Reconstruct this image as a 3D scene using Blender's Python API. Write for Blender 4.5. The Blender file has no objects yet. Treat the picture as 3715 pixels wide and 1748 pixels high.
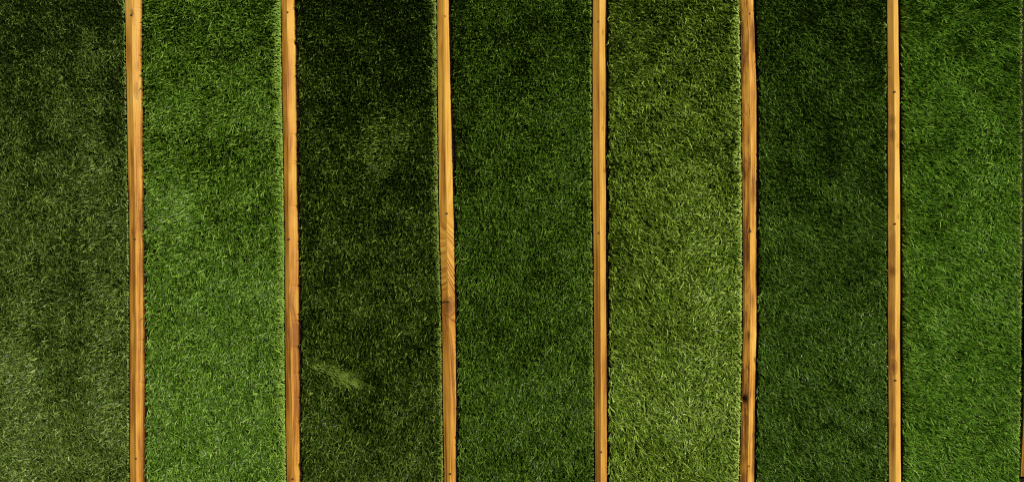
import bpy, math, random
import numpy as np

# ------------------------------------------------------------------ camera, world, sun, exposure
scene = bpy.context.scene
col = scene.collection
IMG_W, IMG_H = 3715.0, 1748.0
TAN = 0.42                                   # half width of the view / distance
Z_REF = 0.030                                # height of the turf tips and batten ridges
HALF_W = 1.41                                # half the width of the framed area, metres
CAM_Z = Z_REF + HALF_W / TAN

cam_d = bpy.data.cameras.new('camera')
cam_d.sensor_width = 36.0
cam_d.lens = 18.0 / TAN
cam_d.clip_start = 0.05
cam_d.clip_end = 200.0
cam = bpy.data.objects.new('camera', cam_d)
cam.location = (0, 0, CAM_Z)
col.objects.link(cam)
scene.camera = cam

SUN_DIR = np.array([0.60, 0.42, 1.0]); SUN_DIR /= np.linalg.norm(SUN_DIR)
sun_el = math.asin(SUN_DIR[2])
sun_az = math.atan2(SUN_DIR[0], SUN_DIR[1])  # clockwise from +Y
world = bpy.data.worlds.new('World')
scene.world = world
world.use_nodes = True
wn = world.node_tree
bg = wn.nodes['Background']
sky = wn.nodes.new('ShaderNodeTexSky')
sky.sky_type = 'NISHITA'
sky.sun_disc = False
sky.sun_elevation = sun_el
sky.sun_rotation = sun_az
wn.links.new(sky.outputs['Color'], bg.inputs['Color'])
bg.inputs['Strength'].default_value = 0.05

sun_d = bpy.data.lights.new('sun', 'SUN')
sun_d.energy = 4.6
sun_d.angle = math.radians(0.5)
sun_d.color = (1.0, 0.90, 0.72)
sun = bpy.data.objects.new('sun', sun_d)
sun.rotation_euler = (0, math.acos(SUN_DIR[2]), math.atan2(SUN_DIR[1], SUN_DIR[0]))
sun.location = (2, 2, 5)
col.objects.link(sun)

scene.view_settings.view_transform = 'Standard'
scene.view_settings.look = 'None'
scene.view_settings.gamma = 1.0
scene.view_settings.use_curve_mapping = False
scene.view_settings.exposure = 0.32
scene.cycles.use_denoising = False
scene.cycles.filter_width = 1.15

rng = np.random.default_rng(7)
random.seed(7)

# ------------------------------------------------------------------ helpers
def wx(px, z=Z_REF):
    """photo column -> metres at height z"""
    return (np.asarray(px, float) - IMG_W / 2) / (IMG_W / 2) * TAN * (CAM_Z - z)

def wy(py, z=Z_REF):
    return -(np.asarray(py, float) - IMG_H / 2) / (IMG_W / 2) * TAN * (CAM_Z - z)

def tag(o, label=None, cat=None, group=None, kind=None):
    if label: o['label'] = label
    if cat: o['category'] = cat
    if group: o['group'] = group
    if kind: o['kind'] = kind
    return o

def empty(name, loc):
    o = bpy.data.objects.new(name, None)
    o.location = loc
    o.empty_display_size = 0.1
    col.objects.link(o)
    return o

def mesh_obj(name, me, mat, parent=None):
    me.materials.append(mat)
    o = bpy.data.objects.new(name, me)
    col.objects.link(o)
    if parent is not None:
        o.parent = parent
    return o

def smooth_noise1(y, scale, seed, octaves=3):
    """smooth 1-D value noise, about -1..1"""
    out = np.zeros_like(np.asarray(y, float)); amp = 1.0; tot = 0
    for k in range(octaves):
        r = np.random.default_rng(seed * 31 + k)
        tab = r.uniform(-1, 1, 4096)
        t = (np.asarray(y, float) + 50.0) / scale * (2 ** k)
        i = np.floor(t).astype(int); f = t - i; f = f * f * (3 - 2 * f)
        out += amp * (tab[i % 4096] * (1 - f) + tab[(i + 1) % 4096] * f)
        tot += amp; amp *= 0.5
    return out / tot

def noise2(x, y, scale, seed, octaves=2):
    """smooth 2-D value noise, about -1..1"""
    out = np.zeros_like(x); amp = 1.0; tot = 0
    for k in range(octaves):
        r = np.random.default_rng(seed * 17 + k)
        tab = r.uniform(-1, 1, (256, 256))
        u = (x + 20.0) / scale * (2 ** k); v = (y + 20.0) / scale * (2 ** k)
        i = np.floor(u).astype(int); j = np.floor(v).astype(int)
        f = u - i; g = v - j
        f = f * f * (3 - 2 * f); g = g * g * (3 - 2 * g)
        a = tab[i % 256, j % 256]; b = tab[(i + 1) % 256, j % 256]
        c = tab[i % 256, (j + 1) % 256]; d = tab[(i + 1) % 256, (j + 1) % 256]
        out += amp * ((a * (1 - f) + b * f) * (1 - g) + (c * (1 - f) + d * f) * g)
        tot += amp; amp *= 0.5
    return out / tot

# ------------------------------------------------------------------ materials
def new_mat(name):
    m = bpy.data.materials.new(name)
    m.use_nodes = True
    nt = m.node_tree
    return m, nt, nt.nodes['Principled BSDF']

def concrete_material():
    m, nt, p = new_mat('concrete')
    tc = nt.nodes.new('ShaderNodeTexCoord')
    n = nt.nodes.new('ShaderNodeTexNoise'); n.inputs['Scale'].default_value = 9; n.inputs['Detail'].default_value = 8
    r = nt.nodes.new('ShaderNodeValToRGB')
    r.color_ramp.elements[0].color = (0.16, 0.155, 0.15, 1); r.color_ramp.elements[0].position = 0.3
    r.color_ramp.elements[1].color = (0.30, 0.29, 0.275, 1); r.color_ramp.elements[1].position = 0.75
    b = nt.nodes.new('ShaderNodeBump'); b.inputs['Strength'].default_value = 0.4; b.inputs['Distance'].default_value = 0.004
    n2 = nt.nodes.new('ShaderNodeTexNoise'); n2.inputs['Scale'].default_value = 160; n2.inputs['Detail'].default_value = 4
    nt.links.new(tc.outputs['Object'], n.inputs['Vector']); nt.links.new(tc.outputs['Object'], n2.inputs['Vector'])
    nt.links.new(n.outputs['Fac'], r.inputs['Fac']); nt.links.new(r.outputs['Color'], p.inputs['Base Color'])
    nt.links.new(n2.outputs['Fac'], b.inputs['Height']); nt.links.new(b.outputs['Normal'], p.inputs['Normal'])
    p.inputs['Roughness'].default_value = 0.9
    return m

def backing_material():
    m, nt, p = new_mat('turf_backing')
    tc = nt.nodes.new('ShaderNodeTexCoord')
    n = nt.nodes.new('ShaderNodeTexNoise'); n.inputs['Scale'].default_value = 220; n.inputs['Detail'].default_value = 3
    r = nt.nodes.new('ShaderNodeValToRGB')
    r.color_ramp.elements[0].color = (0.004, 0.008, 0.001, 1); r.color_ramp.elements[0].position = 0.35
    r.color_ramp.elements[1].color = (0.010, 0.018, 0.003, 1); r.color_ramp.elements[1].position = 0.7
    nt.links.new(tc.outputs['Object'], n.inputs['Vector']); nt.links.new(n.outputs['Fac'], r.inputs['Fac'])
    nt.links.new(r.outputs['Color'], p.inputs['Base Color'])
    p.inputs['Roughness'].default_value = 0.95
    p.inputs['Specular IOR Level'].default_value = 0.0
    return m

def blade_material(name, dark, mid, light, translucency=0.07, rough=0.40, spec=0.20):
    """polyethylene blades: each blade has its own yarn colour (blade attribute 0..1)"""
    m, nt, p = new_mat(name)
    a = nt.nodes.new('ShaderNodeAttribute'); a.attribute_name = 'yarn'
    r = nt.nodes.new('ShaderNodeValToRGB')
    e = r.color_ramp.elements
    e[0].color = (*dark, 1); e[0].position = 0.05
    e[1].color = (*light, 1); e[1].position = 0.97
    k = e.new(0.5); k.color = (*mid, 1)
    nt.links.new(a.outputs['Fac'], r.inputs['Fac'])
    nt.links.new(r.outputs['Color'], p.inputs['Base Color'])
    p.inputs['Roughness'].default_value = rough
    p.inputs['Specular IOR Level'].default_value = spec
    tr = nt.nodes.new('ShaderNodeBsdfTranslucent')
    nt.links.new(r.outputs['Color'], tr.inputs['Color'])
    mx = nt.nodes.new('ShaderNodeMixShader'); mx.inputs['Fac'].default_value = translucency
    out = nt.nodes['Material Output']
    nt.links.new(p.outputs['BSDF'], mx.inputs[1]); nt.links.new(tr.outputs['BSDF'], mx.inputs[2])
    nt.links.new(mx.outputs['Shader'], out.inputs['Surface'])
    return m

def wood_material(name, pale, honey, brown, line=0.55, rough=0.55, contrast=2.5, knot_dark=.30):
    """planed softwood: ring lines follow the 'ring' field stored on the mesh"""
    m, nt, p = new_mat(name)
    L = nt.links.new
    def attr(n):
        a = nt.nodes.new('ShaderNodeAttribute'); a.attribute_name = n; return a.outputs['Fac']
    ring, along, knot, tone, crack = attr('ring'), attr('along'), attr('knot'), attr('tone'), attr('crack')
    def vec(xs, xsock, ys, ysock):
        c = nt.nodes.new('ShaderNodeCombineXYZ')
        for idx, (s, k) in enumerate(((xsock, xs), (ysock, ys))):
            mm = nt.nodes.new('ShaderNodeMath'); mm.operation = 'MULTIPLY'; mm.inputs[1].default_value = k
            L(s, mm.inputs[0]); L(mm.outputs[0], c.inputs[idx])
        return c.outputs[0]
    n1 = nt.nodes.new('ShaderNodeTexNoise'); n1.inputs['Scale'].default_value = 1; n1.inputs['Detail'].default_value = 2
    L(vec(135, ring, 1.1, along), n1.inputs['Vector'])              # growth rings
    n2 = nt.nodes.new('ShaderNodeTexNoise'); n2.inputs['Scale'].default_value = 1; n2.inputs['Detail'].default_value = 4
    L(vec(520, ring, 9, along), n2.inputs['Vector'])               # fine fibres
    n3 = nt.nodes.new('ShaderNodeTexNoise'); n3.inputs['Scale'].default_value = 1; n3.inputs['Detail'].default_value = 3
    L(vec(35, ring, 7, along), n3.inputs['Vector'])                 # blotches of the stain
    r = nt.nodes.new('ShaderNodeValToRGB')
    e = r.color_ramp.elements
    e[0].color = (*brown, 1); e[0].position = 0.30
    e[1].color = (*pale, 1); e[1].position = 0.74
    k = e.new(0.50); k.color = (*honey, 1)
    def mixv(a, b, f):
        x = nt.nodes.new('ShaderNodeMix'); x.data_type = 'FLOAT'; x.inputs[0].default_value = f
        L(a, x.inputs[2]); L(b, x.inputs[3]); return x.outputs[0]
    v = mixv(n3.outputs['Fac'], n1.outputs['Fac'], line)
    v = mixv(v, n2.outputs['Fac'], 0.25)
    ct = nt.nodes.new('ShaderNodeMath'); ct.operation = 'MULTIPLY_ADD'; ct.inputs[1].default_value = contrast; ct.inputs[2].default_value = .5 * (1 - contrast)
    L(v, ct.inputs[0])
    ad = nt.nodes.new('ShaderNodeMath'); ad.operation = 'ADD'
    L(ct.outputs[0], ad.inputs[0]); L(tone, ad.inputs[1])
    L(ad.outputs[0], r.inputs['Fac'])
    mk = nt.nodes.new('ShaderNodeMix'); mk.data_type = 'RGBA'
    L(knot, mk.inputs[0]); L(r.outputs['Color'], mk.inputs[6]); mk.inputs[7].default_value = (brown[0] * knot_dark, brown[1] * knot_dark * .85, brown[2] * knot_dark * .8, 1)
    mc = nt.nodes.new('ShaderNodeMix'); mc.data_type = 'RGBA'
    L(crack, mc.inputs[0]); L(mk.outputs[2], mc.inputs[6]); mc.inputs[7].default_value = (.012, .007, .004, 1)
    L(mc.outputs[2], p.inputs['Base Color'])
    b = nt.nodes.new('ShaderNodeBump'); b.inputs['Strength'].default_value = 0.35; b.inputs['Distance'].default_value = 0.0012
    L(v, b.inputs['Height']); L(b.outputs['Normal'], p.inputs['Normal'])
    p.inputs['Roughness'].default_value = rough
    p.inputs['Specular IOR Level'].default_value = 0.2
    return m

def nail_material():
    m, nt, p = new_mat('rusty_nail')
    tc = nt.nodes.new('ShaderNodeTexCoord')
    n = nt.nodes.new('ShaderNodeTexNoise'); n.inputs['Scale'].default_value = 700; n.inputs['Detail'].default_value = 3
    r = nt.nodes.new('ShaderNodeValToRGB')
    r.color_ramp.elements[0].color = (0.012, 0.008, 0.006, 1)
    r.color_ramp.elements[1].color = (0.09, 0.05, 0.03, 1)
    nt.links.new(tc.outputs['Object'], n.inputs['Vector']); nt.links.new(n.outputs['Fac'], r.inputs['Fac'])
    nt.links.new(r.outputs['Color'], p.inputs['Base Color'])
    p.inputs['Metallic'].default_value = 0.6; p.inputs['Roughness'].default_value = 0.6
    return m

M_NAIL = nail_material()
M_BACK = backing_material()

# ------------------------------------------------------------------ the ground
g = bpy.data.meshes.new('ground')
S = 8.0
g.from_pydata([(-S, -S, 0), (S, -S, 0), (S, S, 0), (-S, S, 0)], [], [(0, 1, 2, 3)])
ground = mesh_obj('ground', g, concrete_material())
tag(ground, 'grey concrete ground under the turf strips', None, None, 'structure')

u = bpy.data.meshes.new('slot_shade_sheet')
ux0, ux1, uy0, uy1 = -1.62, 1.452, -.95, .95
u.from_pydata([(ux0, uy0, .0), (ux1, uy0, .0), (ux1, uy1, .0), (ux0, uy1, .0), (ux0, uy0, .003), (ux1, uy0, .003), (ux1, uy1, .003), (ux0, uy1, .003)], [],
              [(4, 5, 6, 7), (0, 1, 5, 4), (1, 2, 6, 5), (2, 3, 7, 6), (3, 0, 4, 7)])
def slot_shade_material():
    m, nt, p = new_mat('slot_shade')
    tc = nt.nodes.new('ShaderNodeTexCoord')
    n = nt.nodes.new('ShaderNodeTexNoise'); n.inputs['Scale'].default_value = 60; n.inputs['Detail'].default_value = 5
    r = nt.nodes.new('ShaderNodeValToRGB')
    r.color_ramp.elements[0].color = (0.006, 0.005, 0.004, 1); r.color_ramp.elements[1].color = (0.020, 0.014, 0.010, 1)
    nt.links.new(tc.outputs['Object'], n.inputs['Vector']); nt.links.new(n.outputs['Fac'], r.inputs['Fac'])
    nt.links.new(r.outputs['Color'], p.inputs['Base Color']); p.inputs['Roughness'].default_value = .9; p.inputs['Specular IOR Level'].default_value = .05
    return m
slot_shade_sheet = mesh_obj('slot_shade_sheet', u, slot_shade_material())  # added sheet, its dark colour paints the shade in the slots
slot_shade_sheet.location.z = .001
tag(slot_shade_sheet, 'added dark sheet standing in for shade in the slots beside the battens', None, None, 'structure')

# ------------------------------------------------------------------ battens: left edge, ridge, right edge measured down the photo
Y_TOP, Y_BOT = -330.0, 2080.0               # the strips run on past the frame
BATTENS = [
    # photo rows, left, ridge, right
    dict(rows=[0, 300, 400, 600, 900, 1200, 1450, 1748],
         l=[454, 459, 460, 464, 469, 469, 469, 471], r=[479, 481, 483, 487, 490, 492, 491, 494], e=[510, 510, 512, 516, 517, 520, 521, 519],
         label='wooden batten dividing the leftmost turf strip from the second, knotty near its top',
         knots=[(0.5, 50, .9, .004, .010, .5), (.75, 330, .55, .007, .022, .9), (.35, 840, .4, .004, .009, .4), (.8, 800, .35, .006, .03, 1.0), (.8, 240, .3, .006, .012, .4)],
         nails=[(476, 54), (489, 868), (493, 1660)], tone=[(0, .10), (500, .0), (1748, -.10)], seed=11),
    dict(rows=[0, 300, 600, 900, 1200, 1450, 1748],
         l=[1021, 1024, 1030, 1034, 1034, 1036, 1041], r=[1042, 1043, 1047, 1049, 1052, 1059, 1061], e=[1066, 1072, 1074, 1080, 1083, 1084, 1086],
         label='wooden batten with ragged right edge between the second turf strip and the near-black one',
         knots=[(.3, 1330, .5, .008, .03, .5), (.25, 1205, .35, .006, .012, .4), (.75, 1100, .25, .01, .03, 1.3), (.6, 1680, .1, .01, .09, 1.4)],
         nails=[(1043, 45), (1048, 867), (1062, 1735)], tone=[(0, .02), (600, .03), (900, -.02), (1400, -.08), (1748, 0.02)], seed=12, rag=1.3),
    dict(rows=[0, 300, 600, 800, 1000, 1200, 1450, 1748],
         l=[1586, 1588, 1591, 1594, 1600, 1605, 1607, 1612], r=[1609, 1614, 1619, 1621, 1625, 1629, 1632, 1634], e=[1627, 1634, 1641, 1645, 1648, 1652, 1655, 1653],
         label='wooden batten with a big round knot and chevron grain halfway along its length',
         knots=[(.5, 1114, 1.0, .018, .026, 1.6), (.5, 930, .06, .012, .17, 3.4), (.9, 1425, .4, .005, .008, .3), (.1, 190, .25, .006, .02, .4)],
         nails=[(1613, 62), (1621, 773), (1633, 1720)], tone=[(0, .06), (400, .06), (900, .04), (1150, -.06), (1748, -.05)], seed=13, cut=[(.28, 1096)], chevron=[(740, 1112)]),
    dict(rows=[0, 600, 1200, 1748],
         l=[2150, 2150, 2155, 2160], r=[2176, 2177, 2179, 2180], e=[2197, 2197, 2200, 2201],
         label='clean straight-grained wooden batten just right of centre, without large knots',
         knots=[(.8, 118, .6, .003, .006, .3), (.72, 340, .55, .003, .007, .3), (.72, 465, .35, .003, .006, .3), (.95, 620, .7, .004, .006, .2), (.7, 1520, .04, .012, .14, 1.3)],
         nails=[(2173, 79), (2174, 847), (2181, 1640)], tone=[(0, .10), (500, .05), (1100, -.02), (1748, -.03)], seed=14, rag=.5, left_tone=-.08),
    dict(rows=[0, 300, 600, 900, 1200, 1450, 1748],
         l=[2686, 2691, 2694, 2696, 2695, 2691, 2685], r=[2713, 2720, 2723, 2723, 2723, 2718, 2715], e=[2734, 2743, 2745, 2744, 2744, 2739, 2736],
         label='wooden batten with a rough dark-stained left face and a broken-out knot near its bottom',
         knots=[(.15, 1448, 1.0, .010, .013, .7), (.45, 835, .9, .004, .006, .3), (.35, 1215, .7, .007, .012, .5), (.85, 30, .4, .004, .010, .4), (.3, 60, .35, .007, .03, .5), (.92, 1305, .8, .004, .007, .5)],
         nails=[(2719, 50), (2722, 842), (2716, 1690)], tone=[(0, .05), (900, .02), (1748, .0)], seed=15, rough_left=True),
    dict(rows=[0, 300, 600, 900, 1200, 1748],
         l=[3218, 3221, 3221, 3222, 3222, 3225], r=[3242, 3245, 3247, 3249, 3249, 3251], e=[3259, 3263, 3264, 3266, 3266, 3269],
         label='rightmost full-length wooden batten, its brown left face marked with dark arched knots',
         knots=[(.24, 436, .62, .013, .014, .5), (.24, 492, .66, .013, .016, .5), (.24, 880, .50, .011, .04, .9), (.24, 985, .8, .011, .013, .5), (.25, 1250, .62, .013, .026, .8), (.30, 1332, .85, .014, .020, .9), (.8, 528, .4, .004, .008, .3), (.8, 785, .5, .004, .008, .3), (.25, 1150, .3, .01, .02, .5), (.4, 1542, .35, .006, .007, .3)],
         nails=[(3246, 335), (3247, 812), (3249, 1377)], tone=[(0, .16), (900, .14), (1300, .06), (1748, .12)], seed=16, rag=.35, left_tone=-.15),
]
SHORT = dict(rows=[900, 1480, 1570, 1729], l=[3735, 3714.5, 3711, 3703.5], r=[3763, 3743, 3739, 3731], e=[3783, 3763, 3759, 3751],
             label='brown batten end poking in at the lower right corner of the picture',
             knots=[(.3, 1300, .3, .006, .02, .4)], nails=[(3735, 1650)], tone=[(900, -.08), (1748, -.08)], seed=17, y0=-330.0, y1=1729.0)

WOODS = [
    wood_material('wood_honey', (0.49, 0.305, 0.056), (0.40, 0.190, 0.022), (0.20, 0.075, 0.008)),
    wood_material('wood_amber', (0.48, 0.280, 0.042), (0.38, 0.170, 0.018), (0.19, 0.070, 0.008), line=.45),
    wood_material('wood_larch', (0.49, 0.297, 0.050), (0.39, 0.185, 0.021), (0.17, 0.062, 0.008), line=.66, contrast=2.0, knot_dark=.60),
    wood_material('wood_pine', (0.49, 0.295, 0.052), (0.39, 0.195, 0.024), (0.20, 0.080, 0.010), line=.62, contrast=2.0),
    wood_material('wood_weathered', (0.53, 0.320, 0.058), (0.39, 0.185, 0.022), (0.13, 0.050, 0.008), line=.40),
    wood_material('wood_fir', (0.54, 0.335, 0.068), (0.40, 0.200, 0.030), (0.18, 0.074, 0.012), line=.40, contrast=1.3, knot_dark=.55),
]

Z_EDGE, Z_RIDGE = 0.0195, 0.0295

def edge_at(d, key, py):
    """measured column of a batten edge at photo row(s) py, run on beyond the frame"""
    rows, v = np.array(d['rows'], float), np.array(d[key], float)
    s0 = (v[1] - v[0]) / (rows[1] - rows[0]); s1 = (v[-1] - v[-2]) / (rows[-1] - rows[-2])
    if 'y0' not in d: s0 *= .5; s1 *= .5
    out = np.interp(py, rows, v)
    out = np.where(py < rows[0], v[0] + (py - rows[0]) * s0, out)
    return np.where(py > rows[-1], v[-1] + (py - rows[-1]) * s1, out)

def make_nail_mesh():
    """small countersunk nail head: a dished disc with a rim and a short shank"""
    n = 10; verts = []; faces = []
    prof = [(0.0, -0.0004), (0.0015, -0.0003), (0.0027, 0.0003), (0.0031, 0.0), (0.0017, -0.004)]
    for (r, z) in prof:
        for k in range(n):
            a = 2 * math.pi * k / n
            verts.append((r * math.cos(a), r * math.sin(a), z))
    for i in range(len(prof) - 1):
        for k in range(n):
            faces.append((i * n + k, i * n + (k + 1) % n, (i + 1) * n + (k + 1) % n, (i + 1) * n + k))
    me = bpy.data.meshes.new('nail'); me.from_pydata(verts, [], faces); me.materials.append(M_NAIL)
    return me
NAIL_ME = make_nail_mesh()

def make_batten(d, mat):
    NV = 520
    y0, y1 = d.get('y0', Y_TOP), d.get('y1', Y_BOT)
    py = np.linspace(y0, y1, NV)
    yw = wy(py, Z_RIDGE)
    sd = d['seed']; rag = d.get('rag', 1.0)
    wob = lambda s, k, a: a * smooth_noise1(yw, s, sd * 7 + k, 2)
    xl = wx(edge_at(d, 'l', py), Z_EDGE) + wob(.10, 1, .0008) + wob(.012, 2, .0005)
    xr = wx(edge_at(d, 'r', py), Z_RIDGE) + wob(.16, 3, .0014) + wob(.02, 4, .0003)
    xe = wx(edge_at(d, 'e', py), Z_EDGE) + wob(.14, 5, .0012) + wob(.012, 6, .0005 * rag) - np.clip(wob(.009, 7, .0056 * rag) - .0030, 0, .004)
    # across: foot, edge, 5 on the left slope, ridge, 5 on the right slope, edge, foot
    KL = 7
    cols_u = []; X = []; Z = []
    X.append(xl + .0004); Z.append(np.full(NV, .0042)); cols_u.append(0.0)
    X.append(xl); Z.append(np.full(NV, Z_EDGE - .003)); cols_u.append(0.0)
    for k in range(KL):
        t = k / KL
        X.append(xl + (xr - xl) * (t * .97 + .03)); cols_u.append(.5 * t + .01)
        Z.append(Z_EDGE + (Z_RIDGE - Z_EDGE) * (t * .98 + .02 * (k > 0)))
    X.append(xr); Z.append(np.full(NV, Z_RIDGE - .0004)); cols_u.append(.5)
    for k in range(1, KL + 1):
        t = k / KL
        X.append(xr + (xe - xr) * (t * .97)); cols_u.append(.5 + .5 * t - .01)
        Z.append(Z_RIDGE + (Z_EDGE - Z_RIDGE) * t)
    X.append(xe); Z.append(np.full(NV, Z_EDGE - .003)); cols_u.append(1.0)
    X.append(xe - .0004); Z.append(np.full(NV, .0042)); cols_u.append(1.0)
    X = np.stack([np.broadcast_to(a, (NV,)) for a in X], 1)
    Z = np.stack([np.broadcast_to(np.asarray(a, float), (NV,)) for a in Z], 1).copy()
    NU = X.shape[1]
    U = np.broadcast_to(np.array(cols_u), (NV, NU)).copy()
    Y = np.broadcast_to(yw[:, None], (NV, NU)).copy()
    PY = np.broadcast_to(py[:, None], (NV, NU))
    W = np.full((NV, 1), .038)
    # growth-ring field in metres across, bent round the knots
    ring = U * W + .0035 * smooth_noise1(Y, .45, sd + 3, 2) + np.where(U < .5, .06, 0.0)
    for (c0, c1) in d.get('chevron', []):               # rings cut on the slant climb to the ridge from both sides
        w = np.clip((PY - c0) / 160, 0, 1) * np.clip((c1 - PY) / 40, 0, 1); w = w * w * (3 - 2 * w)
        xx = (U - .5) * W
        ch = np.where(U < .5, .95 * (Y - wy(c0)) - 3.0 * xx, 1.2 * (Y - wy(c0)) + 2.3 * xx)
        ring = ring + .8 * w * ch
    knot = np.zeros((NV, NU))
    for (u0, k0, dark, su, sv, warp) in d['knots']:
        du = (U - u0) * W; dv = Y - wy(k0, Z_RIDGE)
        q = (du / su) ** 2 + (dv / sv) ** 2
        ring += warp * .008 * np.exp(-q * .45)
        rim = dark / (1 + (q / .55) ** 3)
        ringmark = .6 * dark * np.exp(-((np.sqrt(q) - .95) / .22) ** 2)
        knot = np.maximum(knot, np.maximum(rim * .8, ringmark) if dark > .15 else rim)
        if dark > .5:
            Z -= .0016 * dark * np.exp(-q * 1.6) * (Z > .01)
    tone = np.interp(PY, [t[0] for t in d['tone']], [t[1] for t in d['tone']])
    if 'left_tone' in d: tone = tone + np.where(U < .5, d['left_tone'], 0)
    if d.get('rough_left'):
        rl = (U < .47) & (U > .0)
        n = noise2(X * 2.2, Y, .011, 5, 3); n2 = noise2(X, Y, .05, 9, 2)
        m = np.clip(.55 + .8 * n2, 0, 1) * rl
        Z -= .0016 * np.clip(n, -.2, 1) * m * (Z > .01)
        knot = np.maximum(knot, np.clip(n * 1.6 - .25, 0, .75) * m)
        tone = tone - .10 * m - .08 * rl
        # the broken-out knot
        du = (U - .12) * W; dv = Y - wy(1448, Z_RIDGE)
        Z -= .010 * np.exp(-((du / .006) ** 2 + (dv / .009) ** 2)) * (Z > .012)
    crack = np.zeros((NV, NU))
    for (u0, k0) in d.get('cut', []):                      # a saw-thin crack across the knot
        du = (U - u0) * W; dv = Y - wy(k0, Z_RIDGE)
        crack = np.maximum(crack, np.exp(-((dv - .12 * du) / .0030) ** 2) * (np.abs(du) < .011))
    Z += .00035 * noise2(X, Y, .02, sd, 2) * (Z > .01)
    verts = np.stack([X, Y, Z], 2).reshape(-1, 3)
    I = np.arange(NV * NU).reshape(NV, NU)
    q = np.stack([I[:-1, :-1], I[1:, :-1], I[1:, 1:], I[:-1, 1:]], -1).reshape(-1, 4)
    faces = q.tolist()
    faces.append(I[0, :].tolist()); faces.append(I[-1, ::-1].tolist())
    base = (float((xl[NV // 2] + xe[NV // 2]) / 2), 0.0, 0.0)
    verts -= np.array(base)
    me = bpy.data.meshes.new('beam')
    me.from_pydata(verts.tolist(), [], faces)
    for nm, arr in (('ring', ring), ('along', Y + sd * 3.1), ('knot', np.clip(knot, 0, 1)), ('tone', tone), ('crack', crack)):
        a = me.attributes.new(nm, 'FLOAT', 'POINT'); a.data.foreach_set('value', arr.reshape(-1).astype(np.float32))
    me.update()
    root = empty('wooden_batten', base)
    tag(root, d['label'], 'batten', 'wooden battens between the turf strips')
    mesh_obj('beam', me, mat, root)
    for (nx, ny) in d['nails']:
        n = bpy.data.objects.new('nail', NAIL_ME); col.objects.link(n); n.parent = root
        j = int(np.argmin(np.abs(py - ny)))
        x = float(wx(nx, Z_RIDGE)); t = (x - xl[j]) / (xr[j] - xl[j]) if x < xr[j] else (xe[j] - x) / (xe[j] - xr[j])
        n.location = (x - base[0], float(yw[j]), Z_EDGE + (Z_RIDGE - Z_EDGE) * float(np.clip(t, 0, 1)) + .0005)
    return root

for d, m in zip(BATTENS, WOODS):
    make_batten(d, m)
make_batten(SHORT, WOODS[1])

# ------------------------------------------------------------------ turf strips
GAP_L, GAP_R = 7.0, 5.0                       # dark slots beside each batten, photo columns
RIGHT7 = dict(rows=[0, 900, 1300, 1650, 1748], r=[3709, 3707, 3704, 3700, 3699])

def strip_edges(i, py):
    if i == 0: left = np.full_like(py, -150.0)
    else: left = edge_at(BATTENS[i - 1], 'e', py) + GAP_L
    if i == 6: right = np.interp(py, RIGHT7['rows'], RIGHT7['r'])
    else: right = edge_at(BATTENS[i], 'l', py) - GAP_R
    return left, right

# azimuth (deg, 0 = right, -90 = down the photo), lean (0..1), density per m2, spread, colours, label
STRIPS = [
    dict(az=-28, lean=.50, spread=40, size=.95, fringe=.006, yarn=((.013, .025, .001), (.066, .124, .012), (.25, .34, .085)),
         label='leftmost strip of olive-green artificial turf, combed sideways in faint bands'),
    dict(az=-60, lean=.60, spread=75, size=1.0, fringe=.014, yarn=((.014, .031, .001), (.066, .158, .008), (.23, .37, .055)),
         label='bright tousled artificial turf strip, second from the left'),
    dict(az=-50, lean=.28, spread=60, size=1.0, fringe=.015, down=.15, yarn=((.008, .016, .001), (.035, .074, .004), (.18, .26, .04)),
         label='darkest turf strip, near-black green with one pale combed patch near its bottom'),
    dict(az=-62, lean=.40, spread=60, size=.95, fringe=.008, down=.15, yarn=((.009, .021, .001), (.043, .106, .004), (.16, .26, .035)),
         label='deep green turf strip at the centre, right of the batten with the big knot'),
    dict(az=-38, lean=.55, spread=42, size=1.12, fringe=.014, yarn=((.018, .034, .001), (.100, .190, .009), (.33, .45, .080)),
         label='light yellowish-green turf strip with coarse blades, fifth from the left'),
    dict(az=-35, lean=.40, spread=46, size=.98, fringe=.006, down=.16, yarn=((.009, .020, .001), (.041, .104, .004), (.15, .25, .04)),
         label='narrow dark green turf strip between the two rightmost long battens'),
    dict(az=-22, lean=.55, spread=38, size=1.02, fringe=.008, yarn=((.014, .035, .001), (.069, .184, .007), (.22, .36, .045)),
         label='vivid grass-green turf strip at the right end, with blades combed to the right'),
]
Z_BACK = 0.009
DENS = 108000.0

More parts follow.
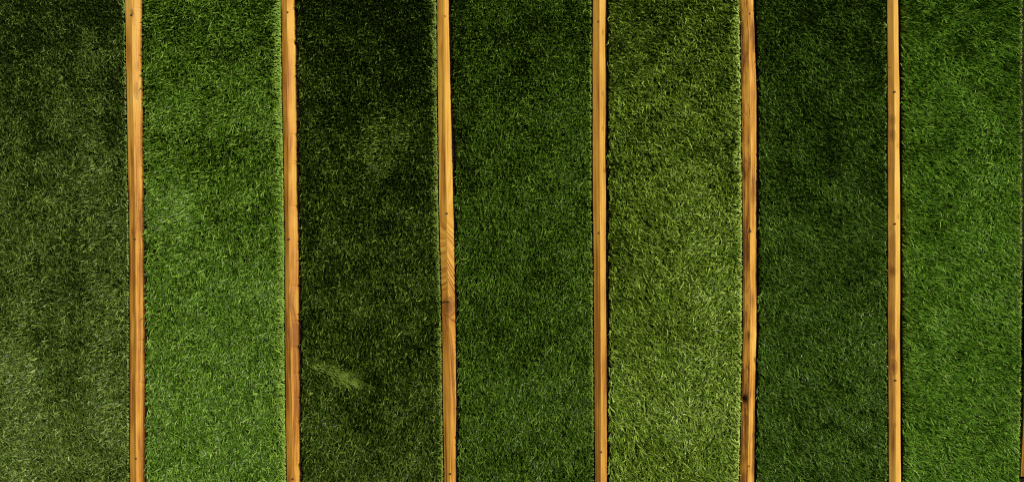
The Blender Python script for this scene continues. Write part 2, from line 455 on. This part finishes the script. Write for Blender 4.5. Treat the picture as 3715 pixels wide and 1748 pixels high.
def make_strip(i, s):
    py = np.linspace(Y_TOP, Y_BOT, 120)
    yw = wy(py, Z_BACK)
    lp, rp = strip_edges(i, py)
    xl, xr = wx(lp, .02), wx(rp, .02)
    cx = float((xl.mean() + xr.mean()) / 2)
    root = empty('turf_strip', (cx, 0, 0))
    tag(root, s['label'], 'turf strip', 'strips of artificial turf laid side by side')
    # backing sheet
    n = len(py); v = []; f = []
    for k in range(n):
        v += [(xl[k] + .003 - cx, yw[k], .0042), (xr[k] - .003 - cx, yw[k], .0042), (xr[k] - .003 - cx, yw[k], Z_BACK), (xl[k] + .003 - cx, yw[k], Z_BACK)]
    for k in range(n - 1):
        a, b = 4 * k, 4 * k + 4
        for e in range(4):
            f.append((a + e, a + (e + 1) % 4, b + (e + 1) % 4, b + e))
    f.append((3, 2, 1, 0)); f.append((4 * n - 4, 4 * n - 3, 4 * n - 2, 4 * n - 1))
    me = bpy.data.meshes.new('backing'); me.from_pydata(v, [], f); me.update()
    mesh_obj('backing', me, M_BACK, root)
    # blades
    r = np.random.default_rng(100 + i)
    y_hi, y_lo = yw[0], yw[-1]
    area = float((xr - xl).mean() * (y_hi - y_lo))
    N = int(DENS * s.get('dens', 1.0) * area / (s['size'] ** 1.2))
    y = r.uniform(y_lo, y_hi, N)
    # rows of stitches across the strip, a little loose
    L_ = np.interp(-y, -yw, xl); R_ = np.interp(-y, -yw, xr)
    x = L_ + .003 + (R_ - L_ - .006) * r.uniform(0, 1, N)
    # tufts: pull groups of blades together
    cell = .0065
    gx, gy = np.floor(x / cell), np.floor(y / cell)
    hsh = np.sin(gx * 127.1 + gy * 311.7 + i * 17.3) * 43758.5453; hx = hsh - np.floor(hsh)
    hsh = np.sin(gx * 269.5 + gy * 183.3 + i * 7.1) * 24634.6345; hy = hsh - np.floor(hsh)
    x = x + .35 * ((gx + hx) * cell - x); y = y + .35 * ((gy + hy) * cell - y)
    y = y + s.get('rows', .0010) * np.sin(2 * math.pi * (y + .004 * smooth_noise1(x, .15, 50 + i, 2)) / .0105)   # stitched rows
    x = np.clip(x, L_ + .002, R_ - .002)
    # lean field
    az = np.radians(s['az']) + np.radians(s['spread']) * (r.normal(0, .75, N)) + .35 * noise2(x, y, .16, 40 + i, 2) + .6 * noise2(x, y, .035, 60 + i, 2)
    az += (hx - .5) * .9
    lean = s['lean'] + s.get('down', .12) * -y / .66 + s.get('uneven', .12) * noise2(x, y, .22, 80 + i, 2) + .22 * noise2(x, y, .045, 90 + i, 2) + r.normal(0, .14, N)
    length = s['size'] * .0188 * r.lognormal(0, .24, N)
    bn = smooth_noise1(x + .006 * smooth_noise1(y, .3, 77, 2), .055, 5 + i, 2) * s.get('bands', 0)
    lean = lean + .6 * bn
    turned = r.uniform(0, 1, N) < np.clip(bn * 2.6, 0, 1) * np.clip(.5 - y, 0, 1)
    az = np.where(turned, math.radians(-150) + r.normal(0, .4, N), az)
    for (bx_, by_, bsx, bsy, dl) in s.get('patches', []):
        wgt = np.exp(-((x - float(wx(bx_))) / bsx) ** 2 - ((y - float(wy(by_))) / bsy) ** 2)
        wgt = np.clip(wgt * (1 + .9 * noise2(x, y, .05, 21 + i, 2)), 0, 1)
        lean = lean + .5 * dl * wgt
        turned = r.uniform(0, 1, N) < wgt * abs(dl) * 2.6      # stroked towards or away from the light
        az = np.where(turned, math.radians(-145 if dl > 0 else 35) + r.normal(0, .5, N), az)
    sheen_pale = np.zeros(N)
    glint = np.zeros(N)                       # how far a blade is turned flat to the light
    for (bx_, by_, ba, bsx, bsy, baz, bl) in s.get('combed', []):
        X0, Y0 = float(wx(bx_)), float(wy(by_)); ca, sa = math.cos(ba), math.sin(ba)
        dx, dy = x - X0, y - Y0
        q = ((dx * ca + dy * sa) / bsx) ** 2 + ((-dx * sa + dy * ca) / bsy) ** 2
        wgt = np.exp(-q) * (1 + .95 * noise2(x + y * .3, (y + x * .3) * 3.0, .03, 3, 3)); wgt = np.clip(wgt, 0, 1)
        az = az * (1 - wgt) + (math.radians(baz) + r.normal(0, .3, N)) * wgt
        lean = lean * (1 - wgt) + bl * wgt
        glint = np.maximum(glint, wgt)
        sheen_pale = np.maximum(sheen_pale, wgt)
        length = length * (1 + .25 * wgt)
    # blades along the right-hand cut edge are bent over along the edge
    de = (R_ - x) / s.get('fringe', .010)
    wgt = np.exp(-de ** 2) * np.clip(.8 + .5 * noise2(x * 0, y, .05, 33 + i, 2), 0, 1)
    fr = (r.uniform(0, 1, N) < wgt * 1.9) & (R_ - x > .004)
    length = np.where((R_ - x < .004) & (r.uniform(0, 1, N) < wgt), length * .45, length)
    #            # these roll over the cut edge and hang down its side
    az = np.where(fr, math.radians(-8) + r.normal(0, .42, N), az)
    length = np.where(fr, length * 1.1, length)
    glint = np.where(fr, .0, glint)
    lean = np.clip(lean, .02, 1.15)
    th0 = lean * .55 * math.pi / 2 + r.uniform(0, .2, N)
    th1 = lean * 1.35 * math.pi / 2 + r.uniform(-.1, .5, N)
    th0 = np.where(fr, .55 + r.normal(0, .15, N), th0); th1 = np.where(fr, 2.15 + r.normal(0, .25, N), th1)
    dxy = np.stack([np.cos(az), np.sin(az)], 1)
    NSEG = 3
    # run of the blade sideways and up
    ts = (np.arange(NSEG) + .5) / NSEG
    hs = [np.zeros(N)]; zs = [np.zeros(N)]
    seg_l = length / NSEG
    for t in ts:
        th = th0 + (th1 - th0) * t
        hs.append(hs[-1] + seg_l * np.sin(th)); zs.append(zs[-1] + seg_l * np.cos(th))
    H = np.stack(hs, 1); Zb = np.stack(zs, 1)
    # a blade that meets the batten next to its strip is held back by it
    tipx = x + dxy[:, 0] * H[:, -1]
    lim_r = R_ + .0004 + np.abs(r.normal(0, .0014, N)) + (r.uniform(0, 1, N) < .07) * r.uniform(0, .008, N); lim_l = L_ - .002 - np.abs(r.normal(0, .002, N)) - (r.uniform(0, 1, N) < .06) * r.uniform(0, .008, N)
    sc = np.ones(N)
    o = tipx > lim_r; sc[o] = np.clip((lim_r[o] - x[o]) / (tipx[o] - x[o] + 1e-6), 0.0, 1)
    o = tipx < lim_l; sc[o] = np.clip((x[o] - lim_l[o]) / (x[o] - tipx[o] + 1e-6), 0.0, 1)
    DX = dxy[:, 0][:, None] * H * sc[:, None]; DY = dxy[:, 1][:, None] * H
    lost = length * (1 - sc) * .25
    Zb = np.clip(Zb, 0, None)
    Zb = Zb * (1 + (lost / np.maximum(Zb[:, -1], .006))[:, None] * .5)
    Zb = np.clip(Zb, .0, .040)
    # side-to-side curl of the fibre
    curl = r.normal(0, .0022, N)[:, None] * np.array([0, .3, -.5, .6])[None, :] * s['size']
    px_, py_ = -dxy[:, 1], dxy[:, 0]
    PX = x[:, None] + DX + px_[:, None] * curl; PYY = y[:, None] + DY + py_[:, None] * curl; PZ = Z_BACK + Zb
    PZ = np.maximum(PZ, Z_BACK + .0008)
    # blade width direction: level, roughly across the lean, twisted
    tw = r.normal(0, .65, N) * np.where(fr, .4, 1.0)
    wdx = px_ * np.cos(tw) + dxy[:, 0] * np.sin(tw) * .6; wdy = py_ * np.cos(tw) + dxy[:, 1] * np.sin(tw) * .6; wdz = np.sin(tw) * .75
    wl = np.sqrt(wdx ** 2 + wdy ** 2 + wdz ** 2)
    hv = SUN_DIR + np.array([0, 0, 1.0]); hv /= np.linalg.norm(hv)
    dm = np.stack([PX[:, 3] - PX[:, 1], PYY[:, 3] - PYY[:, 1], PZ[:, 3] - PZ[:, 1]], 1)
    cw = np.cross(dm, hv); cw /= np.linalg.norm(cw, axis=1)[:, None] + 1e-9
    sgn = np.sign(cw[:, 0] * wdx + cw[:, 1] * wdy + cw[:, 2] * wdz); sgn[sgn == 0] = 1
    gl = np.clip(glint, 0, 1)[:, None]
    wmix = np.stack([wdx, wdy, wdz], 1) / wl[:, None] * (1 - gl) + cw * sgn[:, None] * gl
    wmix /= np.linalg.norm(wmix, axis=1)[:, None] + 1e-9
    wid = s['size'] * .00122 * r.uniform(.75, 1.25, N)
    wv = wmix * wid[:, None]
    taper = [1.0, 1.0, .85]
    V = np.zeros((N, 7, 3), np.float32)
    P = np.stack([PX - cx, PYY, PZ], 2)
    for k in range(3):
        V[:, 2 * k] = P[:, k] - wv * taper[k]; V[:, 2 * k + 1] = P[:, k] + wv * taper[k]
    V[:, 6] = P[:, 3]
    V[:, :, 2] = np.maximum(V[:, :, 2], Z_BACK - .001)
    me = bpy.data.meshes.new('pile')
    me.vertices.add(N * 7); me.vertices.foreach_set('co', V.reshape(-1))
    base = (np.arange(N) * 7)[:, None]
    loops = (base + np.array([0, 1, 3, 2, 2, 3, 5, 4, 4, 5, 6])[None, :]).astype(np.int32)
    me.loops.add(N * 11); me.loops.foreach_set('vertex_index', loops.reshape(-1))
    me.polygons.add(N * 3)
    st = ((np.arange(N) * 11)[:, None] + np.array([0, 4, 8])[None, :]).astype(np.int32)
    me.polygons.foreach_set('loop_start', st.reshape(-1))
    me.polygons.foreach_set('use_smooth', np.ones(N * 3, bool))
    me.update(calc_edges=True)
    yarn = np.clip(r.beta(1.7, 2.1, N) + .10 * (hy - .5), 0, 1)
    yarn = np.clip(yarn + .36 * sheen_pale, 0, 1)                                 # sheen of the combed patch painted in as paler yarn
    yarn = np.where(fr, np.clip(r.normal(.90, .12, N), 0, 1), yarn)          # sunlit brightness of the right-hand cut edge painted in as pale yarn
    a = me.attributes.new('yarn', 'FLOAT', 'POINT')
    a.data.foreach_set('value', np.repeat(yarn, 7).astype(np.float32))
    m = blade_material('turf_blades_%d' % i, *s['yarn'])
    o = mesh_obj('pile', me, m, root)
    tag(o, kind='stuff')
    return N

STRIPS[0].update(patches=[(235, 1150, .035, .55, -.16), (80, 1500, .05, .30, .20), (385, 1400, .05, .40, .18), (330, 700, .04, .2, .10)], lean=.44, bands=.36, down=.18)
STRIPS[1].update(rows=.0014, fringe=.019, lean=.44, down=.24, patches=[(630, 740, .06, .09, .34), (690, 430, .06, .06, .16), (930, 60, .14, .12, -.06), (850, 760, .05, .15, -.03)])
STRIPS[2].update(fringe=.012, lean=.20, dens=1.1, patches=[(1400, 510, .055, .07, .50), (1500, 230, .12, .2, -.07), (1180, 1560, .08, .10, .08), (1420, 1250, .1, .1, -.05)])
STRIPS[3].update(lean=.30, patches=[(2100, 700, .06, .5, .14), (1740, 250, .05, .10, .12)])
STRIPS[4].update(rows=.0021, lean=.42, down=.16, patches=[(2580, 950, .08, .22, .26), (2330, 150, .14, .12, -.06), (2600, 1400, .10, .2, .12)])
STRIPS[5].update(uneven=.06, lean=.34, patches=[(2900, 250, .16, .25, -.05), (3150, 1250, .06, .2, .12)])
STRIPS[6].update(uneven=.04, lean=.44, patches=[(3600, 650, .06, .15, .24), (3340, 80, .12, .14, -.05)])
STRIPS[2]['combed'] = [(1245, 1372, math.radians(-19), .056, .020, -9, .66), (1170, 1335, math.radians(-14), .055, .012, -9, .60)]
total = 0
for i, s in enumerate(STRIPS):
    total += make_strip(i, s)
print('blades', total)
